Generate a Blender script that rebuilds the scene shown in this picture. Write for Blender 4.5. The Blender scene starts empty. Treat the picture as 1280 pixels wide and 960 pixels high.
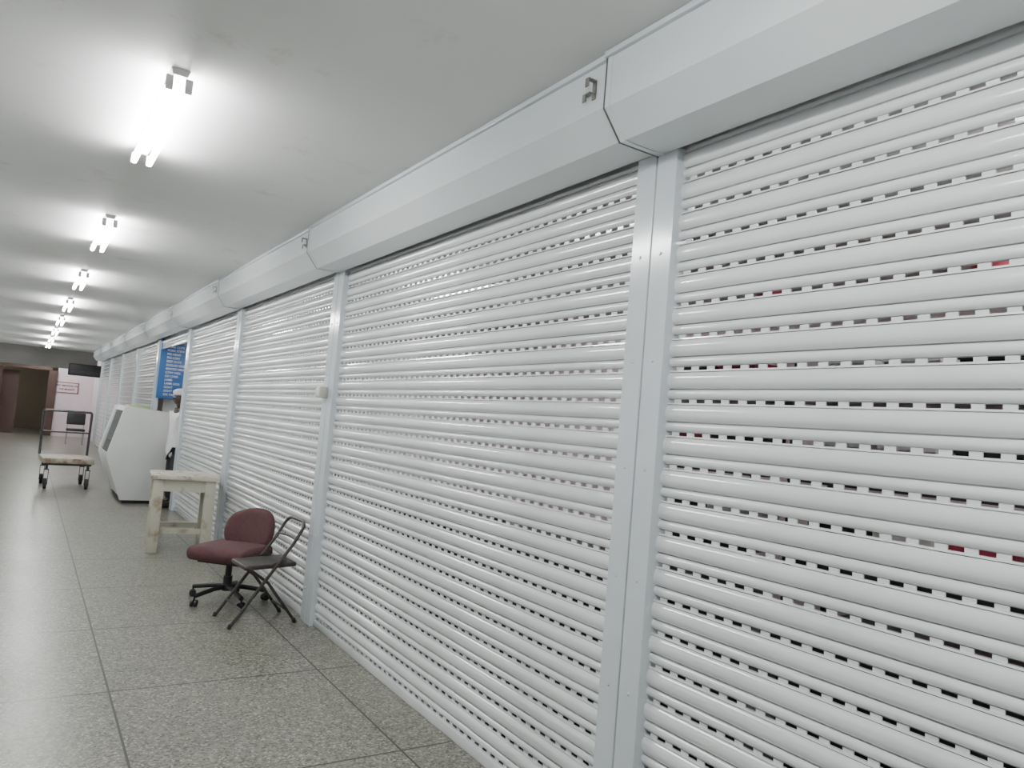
import bpy, bmesh, math, random
from mathutils import Vector, Matrix
random.seed(4)
C = bpy.context.scene.collection
PI = math.pi

# ------------------------------------------------------------------ materials
def mat(name, col, rough=0.5, metal=0.0, col2=None, scale=8.0, lo=0.4, hi=0.7, bump=0.0, bscale=60, emis=None, estr=0, spec=None, detail=4, coat=0):
    m = bpy.data.materials.new(name); m.use_nodes = True
    nt = m.node_tree; N = nt.nodes; L = nt.links
    b = N['Principled BSDF']
    b.inputs['Base Color'].default_value = (*col, 1)
    b.inputs['Roughness'].default_value = rough
    b.inputs['Metallic'].default_value = metal
    if spec is not None: b.inputs['Specular IOR Level'].default_value = spec
    if coat: b.inputs['Coat Weight'].default_value = coat; b.inputs['Coat Roughness'].default_value = 0.12
    tc = N.new('ShaderNodeTexCoord')
    if col2 is None:
        col2 = tuple(c*0.93 for c in col)
    n = N.new('ShaderNodeTexNoise'); n.inputs['Scale'].default_value = scale; n.inputs['Detail'].default_value = detail
    L.new(tc.outputs['Object'], n.inputs['Vector'])
    r = N.new('ShaderNodeValToRGB')
    r.color_ramp.elements[0].position = lo; r.color_ramp.elements[0].color = (*col, 1)
    r.color_ramp.elements[1].position = hi; r.color_ramp.elements[1].color = (*col2, 1)
    L.new(n.outputs['Fac'], r.inputs['Fac']); L.new(r.outputs['Color'], b.inputs['Base Color'])
    if bump:
        n2 = N.new('ShaderNodeTexNoise'); n2.inputs['Scale'].default_value = bscale
        L.new(tc.outputs['Object'], n2.inputs['Vector'])
        bp = N.new('ShaderNodeBump'); bp.inputs['Strength'].default_value = bump; bp.inputs['Distance'].default_value = 0.01
        L.new(n2.outputs['Fac'], bp.inputs['Height']); L.new(bp.outputs['Normal'], b.inputs['Normal'])
    if emis:
        b.inputs['Emission Color'].default_value = (*emis, 1); b.inputs['Emission Strength'].default_value = estr
    return m

M_shut = mat('shutter_white', (0.73,0.75,0.755), 0.20, scale=2.5, col2=(0.67,0.69,0.695), spec=0.6, coat=1.0)
M_box = mat('housing_white', (0.66,0.695,0.71), 0.20, scale=1.5, col2=(0.62,0.655,0.67))
M_rail = mat('rail_white', (0.60,0.645,0.685), 0.15, scale=3, col2=(0.56,0.60,0.64), spec=0.6)
M_steel = mat('steel', (0.42,0.42,0.42), 0.35, 0.9, scale=20)
M_dsteel = mat('dark_steel', (0.06,0.06,0.065), 0.4, 0.6, scale=20)
M_blackp = mat('black_plastic', (0.010,0.010,0.012), 0.5, scale=20)
M_burg = mat('burgundy_fabric', (0.092,0.036,0.038), 0.9, col2=(0.07,0.028,0.030), scale=30, bump=0.4, bscale=250)
M_seatd = mat('folding_dark', (0.035,0.028,0.027), 0.45, 0.3, col2=(0.06,0.048,0.043), scale=15)
M_cream = mat('worn_cream_paint', (0.50,0.485,0.40), 0.6, col2=(0.28,0.19,0.12), scale=7, lo=0.54, hi=0.74, bump=0.3, bscale=30, detail=8)
M_tabtop = mat('worn_table_top', (0.58,0.55,0.47), 0.55, col2=(0.33,0.20,0.15), scale=14, lo=0.50, hi=0.64, detail=8)
M_deck = mat('worn_deck', (0.42,0.39,0.32), 0.6, col2=(0.22,0.15,0.10), scale=9, lo=0.45, hi=0.65, detail=8)
M_white = mat('appliance_white', (0.74,0.75,0.74), 0.35, scale=3)
M_glass = mat('display_glass', (0.22,0.25,0.25), 0.08, scale=3)
M_pink = mat('pink_wall', (0.84,0.72,0.76), 0.7, scale=2)
M_pinkdark = mat('shop_wall', (0.74,0.62,0.63), 0.8, scale=2)
M_brown = mat('brown_frame', (0.070,0.036,0.028), 0.5, scale=5)
M_dbrown = mat('dark_bulkhead', (0.24,0.23,0.22), 0.7, scale=3)
M_ochre = mat('ochre_wall', (0.30,0.24,0.17), 0.8, scale=3)
M_wall = mat('left_wall', (0.76,0.77,0.75), 0.6, scale=1.5)
M_blue = mat('sign_blue', (0.035,0.13,0.36), 0.4, scale=4)
M_letter = mat('letter_white', (0.85,0.87,0.88), 0.5)
M_yel = mat('letter_yellow', (0.55,0.5,0.12), 0.5)
M_red = mat('red_plastic', (0.34,0.03,0.06), 0.5)
M_nred = mat('notice_red', (0.16,0.03,0.05), 0.5)
M_tube = mat('tube_glow', (1,1,1), 0.4, emis=(0.985,1.0,0.985), estr=120)
M_tube2 = mat('shop_tube_glow', (1,1,1), 0.4, emis=(1.0,0.95,0.95), estr=85)
M_batten = mat('batten', (0.80,0.80,0.79), 0.5, scale=6)
M_skin = mat('skin', (0.05,0.025,0.018), 0.5)
M_shirt = mat('white_coat', (0.78,0.78,0.78), 0.8, scale=12)
M_trous = mat('dark_trousers', (0.02,0.02,0.025), 0.8)
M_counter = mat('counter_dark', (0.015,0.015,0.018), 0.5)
M_wheel = mat('rubber', (0.02,0.02,0.02), 0.7)
M_seam = mat('seam_dark', (0.09,0.09,0.09), 0.6)
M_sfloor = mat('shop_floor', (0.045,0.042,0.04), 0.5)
M_crw = mat('crate_white', (0.75,0.74,0.72), 0.5)

def floor_mat():
    m = bpy.data.materials.new('terrazzo'); m.use_nodes = True
    nt = m.node_tree; N = nt.nodes; L = nt.links; b = N['Principled BSDF']
    geo = N.new('ShaderNodeNewGeometry')
    sep = N.new('ShaderNodeSeparateXYZ'); L.new(geo.outputs['Position'], sep.inputs[0])
    def math_(op, a, bb):
        n = N.new('ShaderNodeMath'); n.operation = op
        for i, v in enumerate((a, bb)):
            if v is None: continue
            if isinstance(v, (int, float)): n.inputs[i].default_value = v
            else: L.new(v, n.inputs[i])
        return n.outputs[0]
    def line(out, off, per, w):
        a = math_('SUBTRACT', out, off - per*20.5)
        mm = math_('MODULO', a, per)
        d = math_('ABSOLUTE', math_('SUBTRACT', mm, per/2), None)
        return math_('LESS_THAN', d, w)
    lx = line(sep.outputs['X'], 0.53, 1.13, 0.0055)
    ly = line(sep.outputs['Y'], 3.25, 1.215, 0.0060)
    ln = math_('MAXIMUM', lx, ly)
    v = N.new('ShaderNodeTexVoronoi'); v.inputs['Scale'].default_value = 100
    L.new(geo.outputs['Position'], v.inputs['Vector'])
    sr = N.new('ShaderNodeValToRGB'); cr = sr.color_ramp
    cr.elements[0].position = 0.0; cr.elements[0].color = (0.06,0.057,0.046,1)
    cr.elements[1].position = 1.0; cr.elements[1].color = (0.48,0.465,0.40,1)
    e = cr.elements.new(0.25); e.color = (0.145,0.140,0.116,1)
    e = cr.elements.new(0.55); e.color = (0.208,0.202,0.170,1)
    e = cr.elements.new(0.88); e.color = (0.28,0.272,0.232,1)
    sepc = N.new('ShaderNodeSeparateColor'); L.new(v.outputs['Color'], sepc.inputs[0])
    L.new(sepc.outputs[0], sr.inputs['Fac'])
    n = N.new('ShaderNodeTexNoise'); n.inputs['Scale'].default_value = 1.0; n.inputs['Detail'].default_value = 3
    L.new(geo.outputs['Position'], n.inputs['Vector'])
    nr = N.new('ShaderNodeValToRGB'); nr.color_ramp.elements[0].position = 0.3; nr.color_ramp.elements[0].color = (0.87,0.865,0.85,1)
    nr.color_ramp.elements[1].position = 0.7; nr.color_ramp.elements[1].color = (1.07,1.065,1.05,1)
    L.new(n.outputs['Fac'], nr.inputs['Fac'])
    mx = N.new('ShaderNodeMix'); mx.data_type = 'RGBA'; mx.blend_type = 'MULTIPLY'; mx.inputs['Factor'].default_value = 1
    L.new(sr.outputs['Color'], mx.inputs['A']); L.new(nr.outputs['Color'], mx.inputs['B'])
    m2 = N.new('ShaderNodeMix'); m2.data_type = 'RGBA'; L.new(ln, m2.inputs['Factor'])
    L.new(mx.outputs['Result'], m2.inputs['A']); m2.inputs['B'].default_value = (0.022,0.02,0.016,1)
    L.new(m2.outputs['Result'], b.inputs['Base Color'])
    rr = N.new('ShaderNodeMapRange'); rr.inputs['From Min'].default_value = 0.3; rr.inputs['From Max'].default_value = 0.7
    rr.inputs['To Min'].default_value = 0.28; rr.inputs['To Max'].default_value = 0.34
    L.new(n.outputs['Fac'], rr.inputs['Value']); L.new(rr.outputs[0], b.inputs['Roughness'])
    return m
M_floor = floor_mat()

def ceil_mat():
    m = mat('ceiling_paint', (0.69,0.70,0.685), 0.6, col2=(0.65,0.655,0.635), scale=0.9, lo=0.4, hi=0.65, bump=0.06, bscale=4, detail=8)
    nt = m.node_tree; N = nt.nodes; L = nt.links; b = N['Principled BSDF']
    ramp = [x for x in N if x.type == 'VALTORGB'][0]
    geo = N.new('ShaderNodeNewGeometry')
    n = N.new('ShaderNodeTexNoise'); n.inputs['Scale'].default_value = 2.6; n.inputs['Detail'].default_value = 10; n.inputs['Roughness'].default_value = 0.72
    L.new(geo.outputs['Position'], n.inputs['Vector'])
    r = N.new('ShaderNodeValToRGB'); r.color_ramp.elements[0].position = 0.58; r.color_ramp.elements[0].color = (1,1,1,1)
    r.color_ramp.elements[1].position = 0.70; r.color_ramp.elements[1].color = (0.82,0.79,0.74,1)
    L.new(n.outputs['Fac'], r.inputs['Fac'])
    mx = N.new('ShaderNodeMix'); mx.data_type = 'RGBA'; mx.blend_type = 'MULTIPLY'; mx.inputs['Factor'].default_value = 1
    L.new(ramp.outputs['Color'], mx.inputs['A']); L.new(r.outputs['Color'], mx.inputs['B'])
    L.new(mx.outputs['Result'], b.inputs['Base Color'])
    return m
M_ceil = ceil_mat()

# ------------------------------------------------------------------ mesh helpers
class MB:
    def __init__(s): s.bm = bmesh.new()
    def box(s, c, size, rot=None, bev=0.0, seg=2):
        r = bmesh.ops.create_cube(s.bm, size=1.0)
        vs = r['verts']
        M = Matrix.Translation(Vector(c)) @ (rot.to_4x4() if rot else Matrix.Identity(4)) @ Matrix.Diagonal((*size, 1))
        bmesh.ops.transform(s.bm, matrix=M, verts=vs)
        if bev:
            es = list({e for v in vs for e in v.link_edges})
            bmesh.ops.bevel(s.bm, geom=es, offset=bev, segments=seg, profile=0.5, affect='EDGES')
        return s
    def cyl(s, p0, p1, r, r2=None, seg=16):
        p0 = Vector(p0); p1 = Vector(p1); d = p1 - p0
        q = Vector((0,0,1)).rotation_difference(d.normalized()).to_matrix().to_4x4()
        M = Matrix.Translation((p0+p1)/2) @ q
        bmesh.ops.create_cone(s.bm, cap_ends=True, cap_tris=False, segments=seg, radius1=r, radius2=r if r2 is None else r2, depth=d.length, matrix=M)
        return s
    def sph(s, c, rad, u=16, v=10, rot=None):
        if isinstance(rad, (int, float)): rad = (rad,)*3
        M = Matrix.Translation(Vector(c)) @ (rot.to_4x4() if rot else Matrix.Identity(4)) @ Matrix.Diagonal((*rad, 1))
        bmesh.ops.create_uvsphere(s.bm, u_segments=u, v_segments=v, radius=1, matrix=M)
        return s
    def prism(s, pts, axis_pts0, axis_pts1, bev=0):
        a = [s.bm.verts.new((x, axis_pts0, z)) for x, z in pts]
        b = [s.bm.verts.new((x, axis_pts1, z)) for x, z in pts]
        f = [s.bm.faces.new(a), s.bm.faces.new(b[::-1])]
        n = len(pts)
        for i in range(n):
            f.append(s.bm.faces.new((a[i], b[i], b[(i+1) % n], a[(i+1) % n])))
        bmesh.ops.recalc_face_normals(s.bm, faces=f)
        if bev:
            bmesh.ops.bevel(s.bm, geom=list({e for ff in f for e in ff.edges}), offset=bev, segments=2, profile=0.5, affect='EDGES')
        return s
    def tube(s, pts, r, seg=10):
        pts = [Vector(p) for p in pts]
        rings = []
        up = None
        for i, p in enumerate(pts):
            if i == 0: t = pts[1]-pts[0]
            elif i == len(pts)-1: t = pts[-1]-pts[-2]
            else: t = (pts[i+1]-p).normalized() + (p-pts[i-1]).normalized()
            t.normalize()
            if up is None:
                up = t.orthogonal().normalized()
            else:
                up = (up - t*up.dot(t)).normalized()
            sd = t.cross(up)
            rings.append([s.bm.verts.new(p + (up*math.cos(a)+sd*math.sin(a))*r) for a in [2*PI*k/seg for k in range(seg)]])
        for i in range(len(rings)-1):
            for k in range(seg):
                s.bm.faces.new((rings[i][k], rings[i][(k+1)%seg], rings[i+1][(k+1)%seg], rings[i+1][k]))
        s.bm.faces.new(rings[0][::-1]); s.bm.faces.new(rings[-1])
        return s
    def obj(s, name, material, parent=None, loc=(0,0,0), rot=None, smooth=True, ang=35, sub=0):
        bmesh.ops.recalc_face_normals(s.bm, faces=s.bm.faces)
        me = bpy.data.meshes.new(name); s.bm.to_mesh(me); s.bm.free()
        return mk(name, me, material, parent, loc, rot, smooth, ang, sub)

def mk(name, me, material, parent=None, loc=(0,0,0), rot=None, smooth=True, ang=35, sub=0):
    me.materials.clear(); me.materials.append(material)
    if smooth:
        me.polygons.foreach_set('use_smooth', [True]*len(me.polygons))
        try: me.set_sharp_from_angle(angle=math.radians(ang))
        except Exception: pass
    o = bpy.data.objects.new(name, me); C.objects.link(o)
    o.location = loc
    if rot: o.rotation_euler = rot
    if parent: o.parent = parent
    if sub:
        md = o.modifiers.new('sub', 'SUBSURF'); md.levels = sub; md.render_levels = sub
    return o

def empty(name, loc, label, cat, rot=(0,0,0), group=None):
    o = bpy.data.objects.new(name, None); C.objects.link(o)
    o.empty_display_size = 0.1
    o.location = loc; o.rotation_euler = rot
    o['label'] = label; o['category'] = cat
    if group: o['group'] = group
    return o

def struct(name, c, size, material):
    o = MB().box((0,0,0), size).obj(name, material, loc=c, smooth=False)
    o['kind'] = 'structure'
    return o

def arc_pts(a, b, c, n=6):
    a, b, c = Vector(a), Vector(b), Vector(c)
    return [((1-t)**2*a + 2*t*(1-t)*b + t*t*c) for t in [i/n for i in range(n+1)]]

def duplicate(root, loc, rot=None):
    r = root.copy(); C.objects.link(r); r.location = loc
    if rot: r.rotation_euler = rot
    def rec(src, dst):
        for ch in list(src.children):
            k = ch.copy(); C.objects.link(k); k.parent = dst
            rec(ch, k)
    rec(root, r)
    return r

# ------------------------------------------------------------------ room
H = 2.94
XS = 1.93
YE = 31.0
struct('floor', (2.2, 16, -0.05), (7.8, 44, 0.1), M_floor)
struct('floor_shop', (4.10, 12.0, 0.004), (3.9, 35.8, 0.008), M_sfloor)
struct('ceiling', (2.2, 16, H+0.05), (7.8, 44, 0.1), M_ceil)
mb = MB()
mb.box((-1.65, 16, 0.5), (0.12, 44, 1.0)).box((-1.65, 16, 2.69), (0.12, 44, 0.5))
y = -6.0
while y < 38:
    mb.box((-1.65, y+0.2, 1.72), (0.12, 0.5, 1.44)); y += 3.07
wl = mb.obj('wall_left', M_wall, smooth=False); wl['kind'] = 'structure'
struct('wall_back', (2.2, -5.95, H/2), (7.8, 0.1, H), M_wall)
struct('wall_shop', (6.05, 12.5, H/2), (0.1, 37, H), M_pinkdark)
struct('wall_partition', (4.05, 14.85, H/2), (3.9, 0.08, H), M_wall)
struct('wall_header', (2.13, 10.6, 2.80), (0.10, 33, 0.28), M_wall)
struct('wall_side', (2.10, 29.1, H/2), (0.16, 3.9, H), M_pink)
struct('wall_end', (4.1, 30.0, H/2), (3.9, 0.1, H), M_wall)
struct('wall_far', (1.45, YE+0.05, H/2), (1.14, 0.1, H), M_pink)
struct('wall_far_side', (-1.22, YE+0.05, H/2), (0.80, 0.1, H), M_dbrown)
struct('wall_bulkhead', (0.12, 28.2, 2.64), (3.5, 0.2, 0.60), M_dbrown)
struct('wall_annex', (0.2, 36.5, H/2), (3.6, 0.1, H), M_ochre)
struct('wall_annex_side', (1.75, 33.8, H/2), (0.1, 5.4, H), M_ochre)
struct('trim_1', (0.74, YE-0.02, 1.15), (0.26, 0.16, 2.3), M_brown)
struct('trim_2', (-0.05, YE-0.02, 2.38), (1.5, 0.16, 0.16), M_brown)
struct('trim_3', (-0.80, YE-0.02, 1.15), (0.12, 0.16, 2.3), M_brown)
struct('door_1', (-0.50, YE+0.30, 1.1), (0.5, 0.05, 2.2), M_brown)

# ------------------------------------------------------------------ shutters
PITCH = 0.1175
def curtain_mesh(y0, y1, zbot, ztop):
    V = []; F = []
    def strip(prof):
        base = len(V)
        for x, z in prof:
            V.append((x, y0, z)); V.append((x, y1, z))
        for i in range(len(prof)-1):
            a = base+2*i
            F.append((a, a+1, a+3, a+2))
    HP = 0.072; TW = 0.032
    nrow = int(round((ztop-zbot)/PITCH))
    def lobe(zt, h, x0, amp, n=8, p=2.1):
        pts = []
        for i in range(n+1):
            u = i/n
            t = 0.5-0.5*math.cos(PI*u)
            pts.append((x0-amp*(1-abs(2*t-1)**p), zt-h*t))
        strip(pts)
    for r in range(nrow):
        zt = ztop - r*PITCH
        ze = zt-PITCH
        # crimped top edge, broad low-curved face, seam, narrow face, seam lip, slotted strip
        strip([(0.004, zt), (-0.002, zt-0.0005), (-0.003, zt-0.006), (0.012, zt-0.0065), (0.012, zt-0.0085)])
        lobe(zt-0.0085, 0.058, 0.000, 0.013, 14, 2.6)
        z2 = zt-0.0665
        strip([(0.000, z2), (0.016, z2-0.0005), (0.016, z2-0.0035), (0.000, z2-0.004)])
        lobe(z2-0.004, 0.0325, 0.002, 0.010, 10, 2.6)
        z3 = z2-0.0365
        strip([(0.002, z3), (0.012, z3-0.0003), (0.012, z3-0.0020), (0.003, z3-0.0023)])
        zs = z3-0.0023
        y = y0
        while y < y1:
            a = y; b = min(y+TW, y1)
            base = len(V)
            V.extend([(0.003, a, zs), (0.003, b, zs), (0.004, b, ze), (0.004, a, ze)])
            F.append((base, base+1, base+2, base+3))
            V.extend([(0.008, a, zs), (0.008, b, zs), (0.008, b, ze), (0.008, a, ze)])
            F.append((base, base+3, base+7, base+4)); F.append((base+1, base+5, base+6, base+2))
            y += HP
        strip([(0.004, ze+0.0005), (0.009, ze+0.0005)])
    me = bpy.data.meshes.new('slat_curtain'); me.from_pydata(V, [], F); me.update()
    return me

posts = [-1.35, 2.06, 5.49, 8.65, 11.70, 14.72, 17.8, 20.85, 23.9, 26.9]
HB = 2.645
RW = 0.105
for i in range(len(posts)-1):
    ya, yb = posts[i], posts[i+1]
    opened = (i == 4)
    lab = ("white perforated steel roller shutter, closed, between riveted guide rails" if not opened
           else "white roller shutter rolled up into its housing above open shop doorway")
    root = empty('roller_shutter', (XS, ya, 0), lab, 'roller shutter', group='row of shop roller shutters')
    L = yb-ya
    zb = 0.055 if not opened else 2.52
    n = int(round((HB-0.005-zb)/PITCH)) if not opened else 1
    ztop = zb + n*PITCH
    me = curtain_mesh(RW+0.005-0.03, L-RW-0.005+0.03, zb, ztop)
    mk('slat_curtain', me, M_shut, root, loc=(0.02,0,0), ang=50)
    if not opened and ztop < HB:
        MB().box((0.025, L/2, (ztop+HB)/2), (0.01, L-2*RW+0.05, HB-ztop+0.01)).obj('slat_filler', M_shut, root)
    MB().box((0.02, L/2, zb-0.0275), (0.03, L-2*RW+0.04, 0.055), bev=0.006).obj('bottom_bar', M_shut, root)
    for (a, b) in ((0.004, RW), (L-RW, L-0.004)):
        mb = MB()
        mb.box((0.015, (a+b)/2, HB/2), (0.08, b-a, HB-0.002), bev=0.002, seg=1)
        zz = 0.25
        if i < 4:
            while zz < 2.6:
                mb.cyl((-0.0245, (a+b)/2, zz), (-0.030, (a+b)/2, zz), 0.008, 0.004, seg=10); zz += 0.40
        mb.obj('guide_rail', M_rail, root, ang=25)
    e = -0.018 if i == 0 else (-0.004 if i == 1 else (0.010 if i % 2 == 0 else 0.002))
    z_lo = HB + e*0.7
    prof = [(-0.285+e, H-0.004), (-0.285+e, 2.752+e), (-0.200+e, z_lo), (-0.03, z_lo), (-0.03, HB+0.09), (0.08, HB+0.09), (0.08, H-0.004)]
    MB().prism(prof, 0.008, L-0.010).obj('housing', M_box, root, ang=15)
    cap = [(-0.289+e, H-0.004), (-0.289+e, 2.750+e), (-0.2025+e, z_lo-0.004), (-0.025, z_lo-0.004), (-0.025, H-0.004)]
    MB().prism(cap, L-0.034, L-0.011).obj('end_cap', M_box, root, ang=15)
    cap2 = [(-0.290+e, H-0.004), (-0.290+e, 2.749+e), (-0.203+e, z_lo-0.005), (-0.025, z_lo-0.005), (-0.025, H-0.004)]
    MB().prism(cap2, L-0.011, L-0.003).obj('joint_seal', M_seam, root, ang=15)
    MB().box((-0.292+e, L/2, H-0.012), (0.020, L-0.006, 0.022), bev=0.003).obj('capping_strip', M_rail, root)
# brackets
M_brk = mat('bracket_metal', (0.30,0.29,0.27), 0.4, 0.8, scale=30)
for i in range(1, 9):
    y = posts[i]+0.075
    e = -0.004 if i == 1 else (0.010 if i % 2 == 0 else 0.002)
    b = empty('mounting_bracket', (XS-0.285+e, y, 2.83), 'small bent steel bracket fixed to shutter housing front', 'bracket', group='brackets on the shutter housings')
    MB().box((-0.004, 0.0, 0.0), (0.005, 0.020, 0.070), bev=0.001).box((-0.022, 0.0, 0.034), (0.036, 0.020, 0.005)).box((-0.039, -0.0, 0.02), (0.005, 0.020, 0.032)).box((-0.012, 0.025, -0.01), (0.02, 0.04, 0.005)).box((-0.021, 0.035, -0.024), (0.005, 0.020, 0.03)).obj('bracket_plate', M_brk, b)
    MB().cyl((-0.006,0,-0.02), (-0.013,0,-0.02), 0.007, seg=8).obj('bolt', M_steel, b)

jb = empty('switch_box', (XS-0.026, 5.53, 1.72), 'small cream electrical box fixed on a guide rail', 'electrical box')
MB().box((-0.03, 0, 0), (0.06, 0.10, 0.085), bev=0.006).obj('box_body', mat('cream_plastic',(0.50,0.49,0.42),0.4), jb)
MB().box((-0.062, 0, 0), (0.006, 0.075, 0.06), bev=0.002).obj('cover', M_white, jb)
MB().box((-0.03, 0.09, 0.0), (0.03, 0.06, 0.05), bev=0.005).obj('latch', M_steel, jb)

# ------------------------------------------------------------------ fluorescent lights
def fluoro(loc, label, tubemat, group):
    r = empty('fluorescent_light', loc, label, 'ceiling light', group=group)
    MB().prism([(-0.038,0),(0.038,0),(0.028,-0.028),(-0.028,-0.028)], 0, 1.24).obj('batten', M_batten, r)
    for sx in (-0.038, 0.038):
        MB().cyl((sx, 0.03, -0.08), (sx, 1.21, -0.08), 0.016, seg=14).obj('tube', tubemat, r)
        for yy in (0.012, 1.228):
            MB().box((sx, yy, -0.062), (0.030, 0.016, 0.062), bev=0.004).obj('lamp_holder', M_batten, r)
    return r
r0 = fluoro((0.40, 3.36, H), 'twin-tube fluorescent batten lit on the ceiling', M_tube, 'row of ceiling fluorescent lights')
for y in (-2.8, 0.28, 6.46, 9.55, 12.63, 15.72, 18.8, 21.9, 25.0, 29.2):  # the last is unseen, added behind the bulkhead to brighten the pink wall
    duplicate(r0, (0.40, y, H))
r1 = fluoro((3.6, 0.2, H), 'twin-tube fluorescent batten lit inside the shop', M_tube2, 'shop fluorescent lights')
for y in (6.0, 12.2, 18.5, 23.5):
    duplicate(r1, (3.6, y, H))

# ------------------------------------------------------------------ office chair
oc = empty('office_chair', (1.51, 6.27, 0), 'burgundy fabric swivel office chair with low rounded back', 'chair', rot=(0,0,math.radians(46)))
MB().box((0,0,0.39), (0.50,0.51,0.12), bev=0.055, seg=4).obj('seat', M_burg, oc, sub=1)
MB().box((0,0,0.325), (0.34,0.36,0.02), bev=0.005).obj('seat_pan', M_blackp, oc)
bm = bmesh.new()
nu, nv = 14, 10
for side in (-1, 1):
    g = []
    for a in range(nv+1):
        row = []
        for b_ in range(nu+1):
            s = -1+2*b_/nu; t = -1+2*a/nv
            yy = s*math.sqrt(1-t*t*0.5); zz = t*math.sqrt(1-s*s*0.5)
            d = max(0, 1-max(abs(s),abs(t))**4)
            th = 0.05*d**0.5*side
            row.append(bm.verts.new((th - 0.06*yy*yy, yy*0.235, zz*0.21)))
        g.append(row)
    for a in range(nv):
        for b_ in range(nu):
            bm.faces.new((g[a][b_], g[a][b_+1], g[a+1][b_+1], g[a+1][b_]))
bmesh.ops.remove_doubles(bm, verts=bm.verts, dist=0.0005)
m = MB(); m.bm.free(); m.bm = bm
m.obj('backrest', M_burg, oc, loc=(0.25, -0.03, 0.53), rot=(math.radians(-6), math.radians(17), 0), sub=1, ang=80)
MB().tube([(0.05,0,0.32),(0.2,0,0.315),(0.275,0,0.335),(0.305,0,0.42),(0.31,0,0.53)], 0.016).obj('back_support', M_blackp, oc)
MB().cyl((0,0,0.10),(0,0,0.33),0.025).cyl((0,0,0.09),(0,0,0.2),0.034).obj('gas_column', M_blackp, oc)
mb = MB()
for k in range(5):
    a = 2*PI*k/5 + 0.3
    d = Vector((math.cos(a), math.sin(a), 0))
    mb.tube([Vector((0,0,0.115)), d*0.12+Vector((0,0,0.11)), d*0.30+Vector((0,0,0.08))], 0.018, seg=8)
mb.cyl((0,0,0.085),(0,0,0.135),0.04)
mb.obj('star_base', M_blackp, oc)
for k in range(5):
    a = 2*PI*k/5 + 0.3
    d = Vector((math.cos(a), math.sin(a), 0)); s = Vector((-math.sin(a+0.6), math.cos(a+0.6), 0))
    p = d*0.30 + Vector((0,0,0.027))
    MB().cyl(p-s*0.024, p-s*0.006, 0.027).cyl(p+s*0.006, p+s*0.024, 0.027).cyl(p+Vector((0,0,0.0)), p+Vector((0,0,0.06)), 0.007).cyl(p-s*0.024,p+s*0.024,0.006).obj('caster', M_blackp, oc)

# ------------------------------------------------------------------ folding chair (faces -x)
fc = empty('folding_chair', (1.60, 5.66, 0), 'dark metal folding chair with open tubular back', 'chair', rot=(0,0,math.radians(4)))
W = 0.18
zt = 0.735
hoop = arc_pts((0.20,-W,0.67), (0.235,-W,zt), (0.235,-W+0.08,zt+0.003), 6)
pts = [(-0.25,-W,0.012), (0.15,-W,0.58)] + hoop
pts += [tuple(Vector((p[0], -p[1], p[2]))) for p in reversed(hoop)]
pts += [(0.15,W,0.58), (-0.25,W,0.012)]
MB().tube(pts, 0.012).obj('back_frame', M_seatd, fc)
MB().tube([(0.165+0.03*(1-(t/8-1)**2), (t/8-1)*(W-0.004), 0.61) for t in range(17)], 0.009).obj('back_slat', M_seatd, fc)
MB().box((0.01,0,0.42), (0.38,0.33,0.032), rot=Matrix.Rotation(math.radians(-3),3,'Y'), bev=0.012, seg=3).obj('seat', M_seatd, fc)
for s in (-1,1):
    MB().tube([(-0.15,s*(W-0.022),0.41),(0.0,s*(W-0.022),0.30),(0.225,s*(W-0.022),0.012)], 0.011).obj('rear_leg', M_seatd, fc)
    MB().box((0.06,s*(W-0.012),0.44), (0.12,0.006,0.03), rot=Matrix.Rotation(-0.35,3,'Y')).obj('hinge_bracket', M_seatd, fc)
for x, z in ((0.16,0.095), (-0.18,0.12)):
    w = W-0.022 if x > 0 else W
    MB().cyl((x,-w,z),(x,w,z),0.008).obj('crossbar', M_seatd, fc)
for s in (-1,1):
    MB().cyl((-0.257,s*W,0.0),(-0.245,s*W,0.03),0.015).obj('rubber_foot', M_blackp, fc)
    MB().cyl((0.23,s*(W-0.022),0.0),(0.215,s*(W-0.022),0.03),0.015).obj('rubber_foot', M_blackp, fc)

# ------------------------------------------------------------------ table
tb = empty('wooden_table', (1.51, 8.62, 0), 'worn cream-painted wooden table with chunky legs', 'table', rot=(0,0,math.radians(-6)))
MB().box((0,0,0.775), (0.66,0.62,0.045), bev=0.004).obj('table_top', M_tabtop, tb)
for sx in (-1,1):
    for sy in (-1,1):
        MB().box((sx*0.25, sy*0.24, 0.375), (0.10,0.10,0.75), bev=0.004).obj('leg', M_cream, tb)
for s in (-1,1):
    MB().box((0, s*0.262, 0.69), (0.41,0.025,0.12)).obj('apron', M_cream, tb)
    MB().box((s*0.272, 0, 0.69), (0.025,0.39,0.12)).obj('apron', M_cream, tb)
MB().box((0, -0.24, 0.22), (0.41,0.045,0.05)).obj('stretcher', M_cream, tb)
MB().box((0, 0.24, 0.22), (0.41,0.045,0.05)).obj('stretcher', M_cream, tb)

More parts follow.
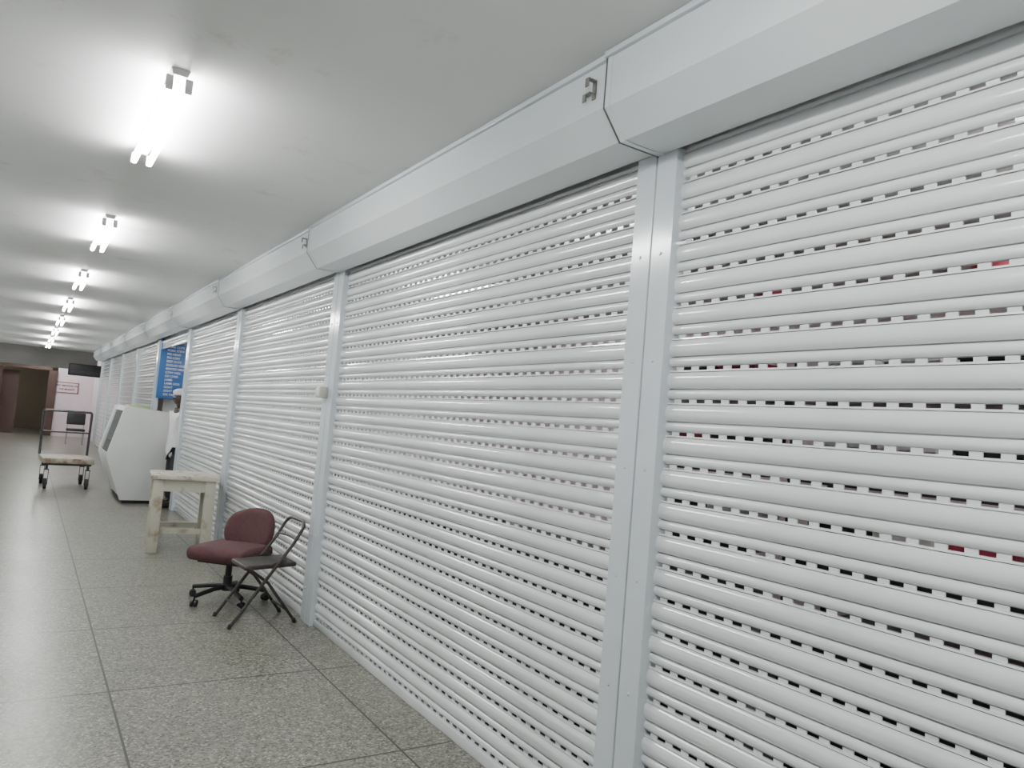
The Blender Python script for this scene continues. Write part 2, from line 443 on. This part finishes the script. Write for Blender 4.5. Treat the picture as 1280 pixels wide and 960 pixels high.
# ------------------------------------------------------------------ display freezer
fr = empty('display_freezer', (1.505, 12.31, 0), 'white display freezer with slanted glass front beside open shutter', 'freezer')
P = [(-0.20,0.05),(0.28,0.05),(0.40,0.62),(0.405,0.75),(0.38,1.38),(-0.22,1.44),(-0.27,1.41),(-0.43,0.74),(-0.43,0.66)]
MB().prism(P, 0, 0.05, bev=0.008).obj('end_panel', M_white, fr)
MB().prism(P, 1.45, 1.50, bev=0.008).obj('end_panel', M_white, fr)
MB().prism([(-0.18,0.07),(0.27,0.07),(0.385,0.62),(0.385,0.72),(-0.405,0.72),(-0.405,0.66)], 0.05, 1.45).obj('tank', M_white, fr)
MB().prism([(-0.255,1.36),(0.34,1.34),(0.335,1.38),(-0.22,1.425)], 0.05, 1.45).obj('lid', M_white, fr)
MB().prism([(-0.405,0.725),(-0.395,0.725),(-0.245,1.36),(-0.258,1.36)], 0.05, 1.45).obj('front_glass', M_glass, fr)
MB().prism([(0.385,0.72),(0.375,0.72),(0.325,1.37),(0.335,1.37)], 0.05, 1.45).obj('back_panel', M_white, fr)
MB().box((0.04,0.75,0.03), (0.40,1.42,0.06)).obj('plinth', M_blackp, fr)
MB().box((-0.02,0.75,1.43), (0.28,0.5,0.05), bev=0.008).obj('folded_cloth', mat('cloth_green',(0.35,0.45,0.25),0.9), fr)

# ------------------------------------------------------------------ platform trolley
tr = empty('platform_trolley', (0.67, 14.45, 0), 'flatbed trolley with worn deck, tall dark pipe handle and casters', 'trolley', rot=(0,0,math.radians(3)))
MB().box((0,0,0.455), (0.72,0.95,0.08), bev=0.006).obj('deck', M_deck, tr)
MB().box((0,-0.40,0.40), (0.66,0.05,0.04)).box((0,0.40,0.40), (0.66,0.05,0.04)).obj('chassis', M_dsteel, tr)
hp = [(-0.35,0.45,0.49)] + arc_pts((-0.36,0.46,1.20),(-0.36,0.46,1.24),(-0.32,0.46,1.24)) + arc_pts((0.32,0.46,1.24),(0.36,0.46,1.24),(0.36,0.46,1.20)) + [(0.35,0.45,0.49)]
MB().tube(hp, 0.02).obj('handle', M_dsteel, tr)
MB().cyl((-0.355,0.455,0.88),(0.355,0.455,0.88),0.014).obj('handle_crossbar', M_dsteel, tr)
for sx in (-0.29,0.29):
    for sy in (-0.38,0.38):
        p = Vector((sx,sy,0.085))
        MB().cyl(p+Vector((-0.02,0,0)), p+Vector((0.02,0,0)), 0.085, seg=24).obj('wheel', M_wheel, tr)
        MB().box((sx-0.03,sy,0.19),(0.006,0.05,0.24)).box((sx+0.03,sy,0.19),(0.006,0.05,0.24)).box((sx,sy,0.31),(0.07,0.08,0.015)).cyl((sx,sy,0.31),(sx,sy,0.385),0.02).cyl((sx-0.036,sy,0.085),(sx+0.036,sy,0.085),0.012).obj('caster_fork', M_dsteel, tr)

# ------------------------------------------------------------------ far chair
ch = empty('side_chair', (1.38, 26.4, 0), 'black padded side chair on thin metal legs', 'chair', rot=(0,0,math.radians(90)))
MB().box((0,0,0.45),(0.46,0.5,0.07), bev=0.03, seg=3).obj('seat', M_blackp, ch)
MB().box((0.24,0,0.78),(0.06,0.5,0.36), rot=Matrix.Rotation(0.15,3,'Y'), bev=0.028, seg=3).obj('backrest', M_blackp, ch)
for sx in (-0.2,0.2):
    for sy in (-0.22,0.22):
        MB().cyl((sx,sy,0.0),(sx,sy,0.43),0.014).obj('leg', M_steel, ch)
for sy in (-0.22,0.22):
    MB().tube([(0.2,sy,0.42),(0.23,sy,0.5),(0.26,sy,0.75)],0.012).obj('back_post', M_steel, ch)

ac = empty('air_conditioner', (1.52, 27.92, 2.33), 'black box-shaped air conditioner mounted on dark bulkhead', 'air conditioner')
MB().box((0,0,0),(0.92,0.34,0.38), bev=0.03, seg=3).obj('casing', M_blackp, ac)
mb = MB()
for k in range(4): mb.box((0,-0.172,-0.14+k*0.03),(0.8,0.01,0.012))
mb.obj('vent_louvre', M_dsteel, ac)

# ------------------------------------------------------------------ text helper
def text(s, size, material, parent, loc, rot, name='lettering', align='LEFT', sx=1.0, off=0.012):
    cu = bpy.data.curves.new('t', 'FONT'); cu.body = s; cu.size = size; cu.align_x = align; cu.extrude = 0.001
    cu.offset = size*off
    o = bpy.data.objects.new('t', cu); C.objects.link(o)
    bpy.context.view_layer.update()
    dg = bpy.context.evaluated_depsgraph_get()
    me = bpy.data.meshes.new_from_object(o.evaluated_get(dg))
    bpy.data.objects.remove(o)
    k = mk(name, me, material, parent, loc, rot, smooth=False)
    k.scale = (sx,1,1)
    return k
sg = empty('menu_sign', (2.215, 14.55, 2.13), 'blue hanging board listing meat cuts in white capitals', 'sign', rot=(0,0,math.radians(4)))
MB().box((0,0,0),(0.58,0.02,1.06), bev=0.003).obj('board', M_blue, sg)
lines = ['FORK CUTS','PORK STEW','PIG HEAD','PIG LOIN','BEEF CUTS','ENGLISH BEEF','MINCED MEAT','COW HEEL','OX LIVER','LAMB','LAMB LEGS','GOAT','GOAT LEGS','OX TAIL']
text('MEAT PRICES', 0.045, M_yel, sg, (0,-0.013,0.465), (PI/2,0,0), align='CENTER')
for i, s in enumerate(lines):
    text(s, 0.055, M_letter, sg, (-0.18,-0.013,0.385-i*0.066), (PI/2,0,0), sx=0.95)
ws = empty('wall_notice', (1.20, YE-0.015, 1.74), 'white rectangular notice with red lettering on pink wall', 'sign')
MB().box((0,0,0),(0.72,0.02,0.38)).obj('board', mat('notice_pinkwhite',(0.8,0.68,0.72),0.6), ws)
MB().box((0,-0.008,0.18),(0.72,0.012,0.026)).box((0,-0.008,-0.18),(0.72,0.012,0.026)).box((-0.347,-0.008,0),(0.026,0.012,0.38)).box((0.347,-0.008,0),(0.026,0.012,0.38)).obj('border', M_nred, ws)
text('NO SMOKING IN', 0.085, M_nred, ws, (0,-0.013,0.04), (PI/2,0,0), align='CENTER', off=0.035)
text('THE MARKET', 0.085, M_nred, ws, (0,-0.013,-0.09), (PI/2,0,0), align='CENTER', off=0.035)

# ------------------------------------------------------------------ person
def skin(name, verts, edges, radii, material, parent, sub=2, extra=None):
    me = bpy.data.meshes.new(name); me.from_pydata([Vector(v) for v in verts], edges, [])
    o = bpy.data.objects.new('tmp', me); C.objects.link(o)
    sk = o.modifiers.new('s','SKIN'); sk.use_smooth_shade = True
    for i, r in enumerate(radii):
        r = r if isinstance(r, tuple) else (r, r)
        me.skin_vertices[0].data[i].radius = r
        me.skin_vertices[0].data[i].use_root = (i == 0)
    sb = o.modifiers.new('ss','SUBSURF'); sb.levels = sub; sb.render_levels = sub
    bpy.context.view_layer.update()
    dg = bpy.context.evaluated_depsgraph_get()
    me2 = bpy.data.meshes.new_from_object(o.evaluated_get(dg)); me2.name = name
    bpy.data.objects.remove(o)
    if extra:
        bm = bmesh.new(); bm.from_mesh(me2)
        h = MB(); h.bm.free(); h.bm = bm; extra(h)
        bm.to_mesh(me2); bm.free()
    return mk(name, me2, material, parent, ang=180)
pe = empty('person', (1.945, 12.02, 0), 'person in white cap and coat standing in the open shutter doorway', 'person', rot=(0,0,math.radians(10)))
bv = [(0,0,0.92),(0,0,1.08),(0,0,1.25),(0.0,0,1.38),(-0.01,0,1.47),(-0.02,0,1.54),(-0.03,0,1.61),(-0.02,0,1.68)]
br = [(0.12,0.14),(0.10,0.13),(0.11,0.15),(0.09,0.13),0.05,0.065,(0.085,0.078),0.07]
be = [(i,i+1) for i in range(7)]
def add(v, r, frm):
    bv.append(v); br.append(r); be.append((frm, len(bv)-1)); return len(bv)-1
for s in (-1,1):
    a = add((0.0,s*0.18,1.38),0.055,3); a = add((0.02,s*0.205,1.12),0.042,a); a = add((0.0,s*0.21,0.87),0.031,a)
    h = add((-0.01,s*0.21,0.80),(0.032,0.020),a)
    for f in range(4):
        xx = -0.01 + (f-1.5)*0.02
        l = (0.050,0.058,0.053,0.042)[f]
        k = add((xx,s*0.212,0.755),0.0095,h); k = add((xx-0.006,s*0.202,0.755-l),0.008,k)
    add((-0.05,s*0.205,0.775),0.010,h)
    l = add((0.0,s*0.09,0.86),0.085,0); l = add((-0.01,s*0.10,0.50),0.055,l); l = add((0.01,s*0.10,0.10),0.038,l); l = add((-0.10,s*0.11,0.05),(0.03,0.04),l)
def face(h):
    h.sph((-0.112,0,1.60),(0.018,0.014,0.022),8,6)
    for s in (-1,1): h.sph((-0.02,s*0.082,1.605),(0.02,0.01,0.03),8,6)
    h.sph((-0.105,0,1.565),(0.012,0.026,0.008),8,6)
skin('body', bv, be, br, M_skin, pe, extra=face)
sv = [(0,0,0.70),(0,0,0.9),(0,0,1.08),(0,0,1.25),(0,0,1.38),(0,0,1.45)]; sr = [(0.155,0.185),(0.145,0.175),(0.125,0.155),(0.13,0.17),(0.11,0.15),0.065]
se = [(0,1),(1,2),(2,3),(3,4),(4,5)]
for s in (-1,1):
    sv += [(0,s*0.185,1.38),(0.02,s*0.21,1.12),(0.0,s*0.212,0.88)]; sr += [0.072,0.06,0.048]
    k = len(sv); se += [(4,k-3),(k-3,k-2),(k-2,k-1)]
skin('coat', sv, se, sr, M_shirt, pe)
tv = [(0,0,0.90)]; tr_ = [(0.125,0.15)]; te = []
for s in (-1,1):
    tv += [(0.0,s*0.085,0.80),(-0.01,s*0.10,0.50),(0.01,s*0.10,0.10)]; tr_ += [0.09,0.072,0.062]
    k = len(tv); te += [(0,k-3),(k-3,k-2),(k-2,k-1)]
skin('trousers', tv, te, tr_, M_trous, pe)
for s in (-1,1):
    MB().box((-0.06,s*0.11,0.05),(0.28,0.10,0.08),bev=0.03,seg=3).obj('shoe', M_blackp, pe)
    MB().sph((-0.098,s*0.032,1.625),(0.008,0.012,0.008),8,6).obj('eye', M_letter, pe)
MB().sph((-0.02,0,1.70),(0.105,0.095,0.06)).cyl((-0.02,0,1.665),(-0.02,0,1.71),0.098,0.1).obj('cap', M_shirt, pe)

# ------------------------------------------------------------------ shop interior seen through the slots
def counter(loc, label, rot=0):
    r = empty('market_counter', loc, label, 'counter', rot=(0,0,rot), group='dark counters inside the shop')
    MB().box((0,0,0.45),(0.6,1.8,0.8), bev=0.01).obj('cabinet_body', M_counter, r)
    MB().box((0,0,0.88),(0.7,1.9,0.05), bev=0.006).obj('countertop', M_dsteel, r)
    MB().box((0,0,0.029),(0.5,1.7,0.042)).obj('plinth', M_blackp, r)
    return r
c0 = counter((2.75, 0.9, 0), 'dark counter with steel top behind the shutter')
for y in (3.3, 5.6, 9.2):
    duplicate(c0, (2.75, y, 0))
def rack(loc):
    r = empty('storage_rack', loc, 'dark steel storage rack standing inside the shop', 'rack', group='storage racks inside the shop')
    for z in (0.9, 1.4, 1.9):
        MB().box((0,0,z),(0.45,1.4,0.03)).obj('shelf', M_dsteel, r)
    for sx in (-0.21,0.21):
        for sy in (-0.68,0.68):
            MB().box((sx,sy,1.159),(0.03,0.03,2.30)).obj('post', M_dsteel, r)
    return r
rk = rack((4.3, 2.3, 0)); duplicate(rk, (4.3, 3.95, 0))
cm = {}
for nm, mt, lb in (('red', M_red, 'red plastic crate on a rack inside the shop'), ('white', M_crw, 'white plastic crate on a rack inside the shop'), ('black', M_counter, 'black plastic crate on a rack inside the shop')):
    m_ = MB()
    for sx in (-0.17,0.17): m_.box((sx,0,0.12),(0.02,0.30,0.24))
    for sy in (-0.15,0.15): m_.box((0,sy,0.12),(0.36,0.02,0.24))
    m_.box((0,0,0.01),(0.36,0.30,0.02)).box((-0.185,0,0.225),(0.02,0.33,0.03)).box((0.185,0,0.225),(0.02,0.33,0.03))
    o = m_.obj('crate', mt, loc=(4.3, 1.85+0.42*len(cm), 0.917))
    o['label'] = lb; o['category'] = 'crate'; o['group'] = 'crates on the storage racks'
    cm[nm] = o
order = ['white','black','white','black','white','white','black','red','white','black','white','white','red','black','white']
slots = [(y, z) for z in (0.917,1.417,1.917) for y in (1.85,2.27,2.69,3.5,3.92,4.34)][3:]
for (y, z), nm in zip(slots, order):
    o = cm[nm].copy(); C.objects.link(o); o.location = (4.3, y, z)
def tub(loc):
    r = MB()
    r.cyl((0,0,0),(0,0,0.12),0.06,0.08,seg=20)
    o = r.obj('plastic_tub', M_red, loc=loc)
    o['label'] = 'red plastic tub on a shelf inside the shop'; o['category'] = 'tub'; o['group'] = 'red tubs on the shop shelf'
    return o
sh = empty('wall_shelf', (3.3, 1.4, 2.28), 'long white shelf hung inside the shop', 'shelf')
MB().box((0,0,0),(0.3,4.0,0.03)).obj('shelf_board', M_white, sh)
for yy in (-1.8,0,1.8):
    MB().cyl((0.1,yy,0.0),(0.1,yy,H-2.28),0.01).obj('hanger_rod', M_steel, sh)
t0 = tub((3.3,0.1,2.295))
for y in (0.9,1.5,2.6):
    o = t0.copy(); C.objects.link(o); o.location = (3.3,y,2.295)

# ------------------------------------------------------------------ world & camera
w = bpy.data.worlds.new('W'); bpy.context.scene.world = w; w.use_nodes = True
w.node_tree.nodes['Background'].inputs[0].default_value = (0.93,0.97,1.0,1)
w.node_tree.nodes['Background'].inputs[1].default_value = 0.95

f = 930.0; VP = (-607.0, 7.0); slope = 0.085
c0_ = VP[1]-slope*VP[0]
up = Vector((slope, -1, c0_/f)).normalized()
d1 = Vector((VP[0], VP[1], f)).normalized()
d1 = (d1 - up*d1.dot(up)).normalized()
X = d1.cross(up)
R = Vector((X[0], d1[0], up[0])); D = Vector((X[1], d1[1], up[1])); Fw = Vector((X[2], d1[2], up[2]))
cam = bpy.data.cameras.new('Camera'); co = bpy.data.objects.new('Camera', cam); C.objects.link(co)
Mx = Matrix.Identity(4)
for i in range(3):
    Mx[i][0] = R[i]; Mx[i][1] = -D[i]; Mx[i][2] = -Fw[i]
Mx[0][3] = 0; Mx[1][3] = 0; Mx[2][3] = 1.55
co.matrix_world = Mx
cam.sensor_width = 36; cam.lens = f/1280*36; cam.clip_start = 0.05
bpy.context.scene.camera = co
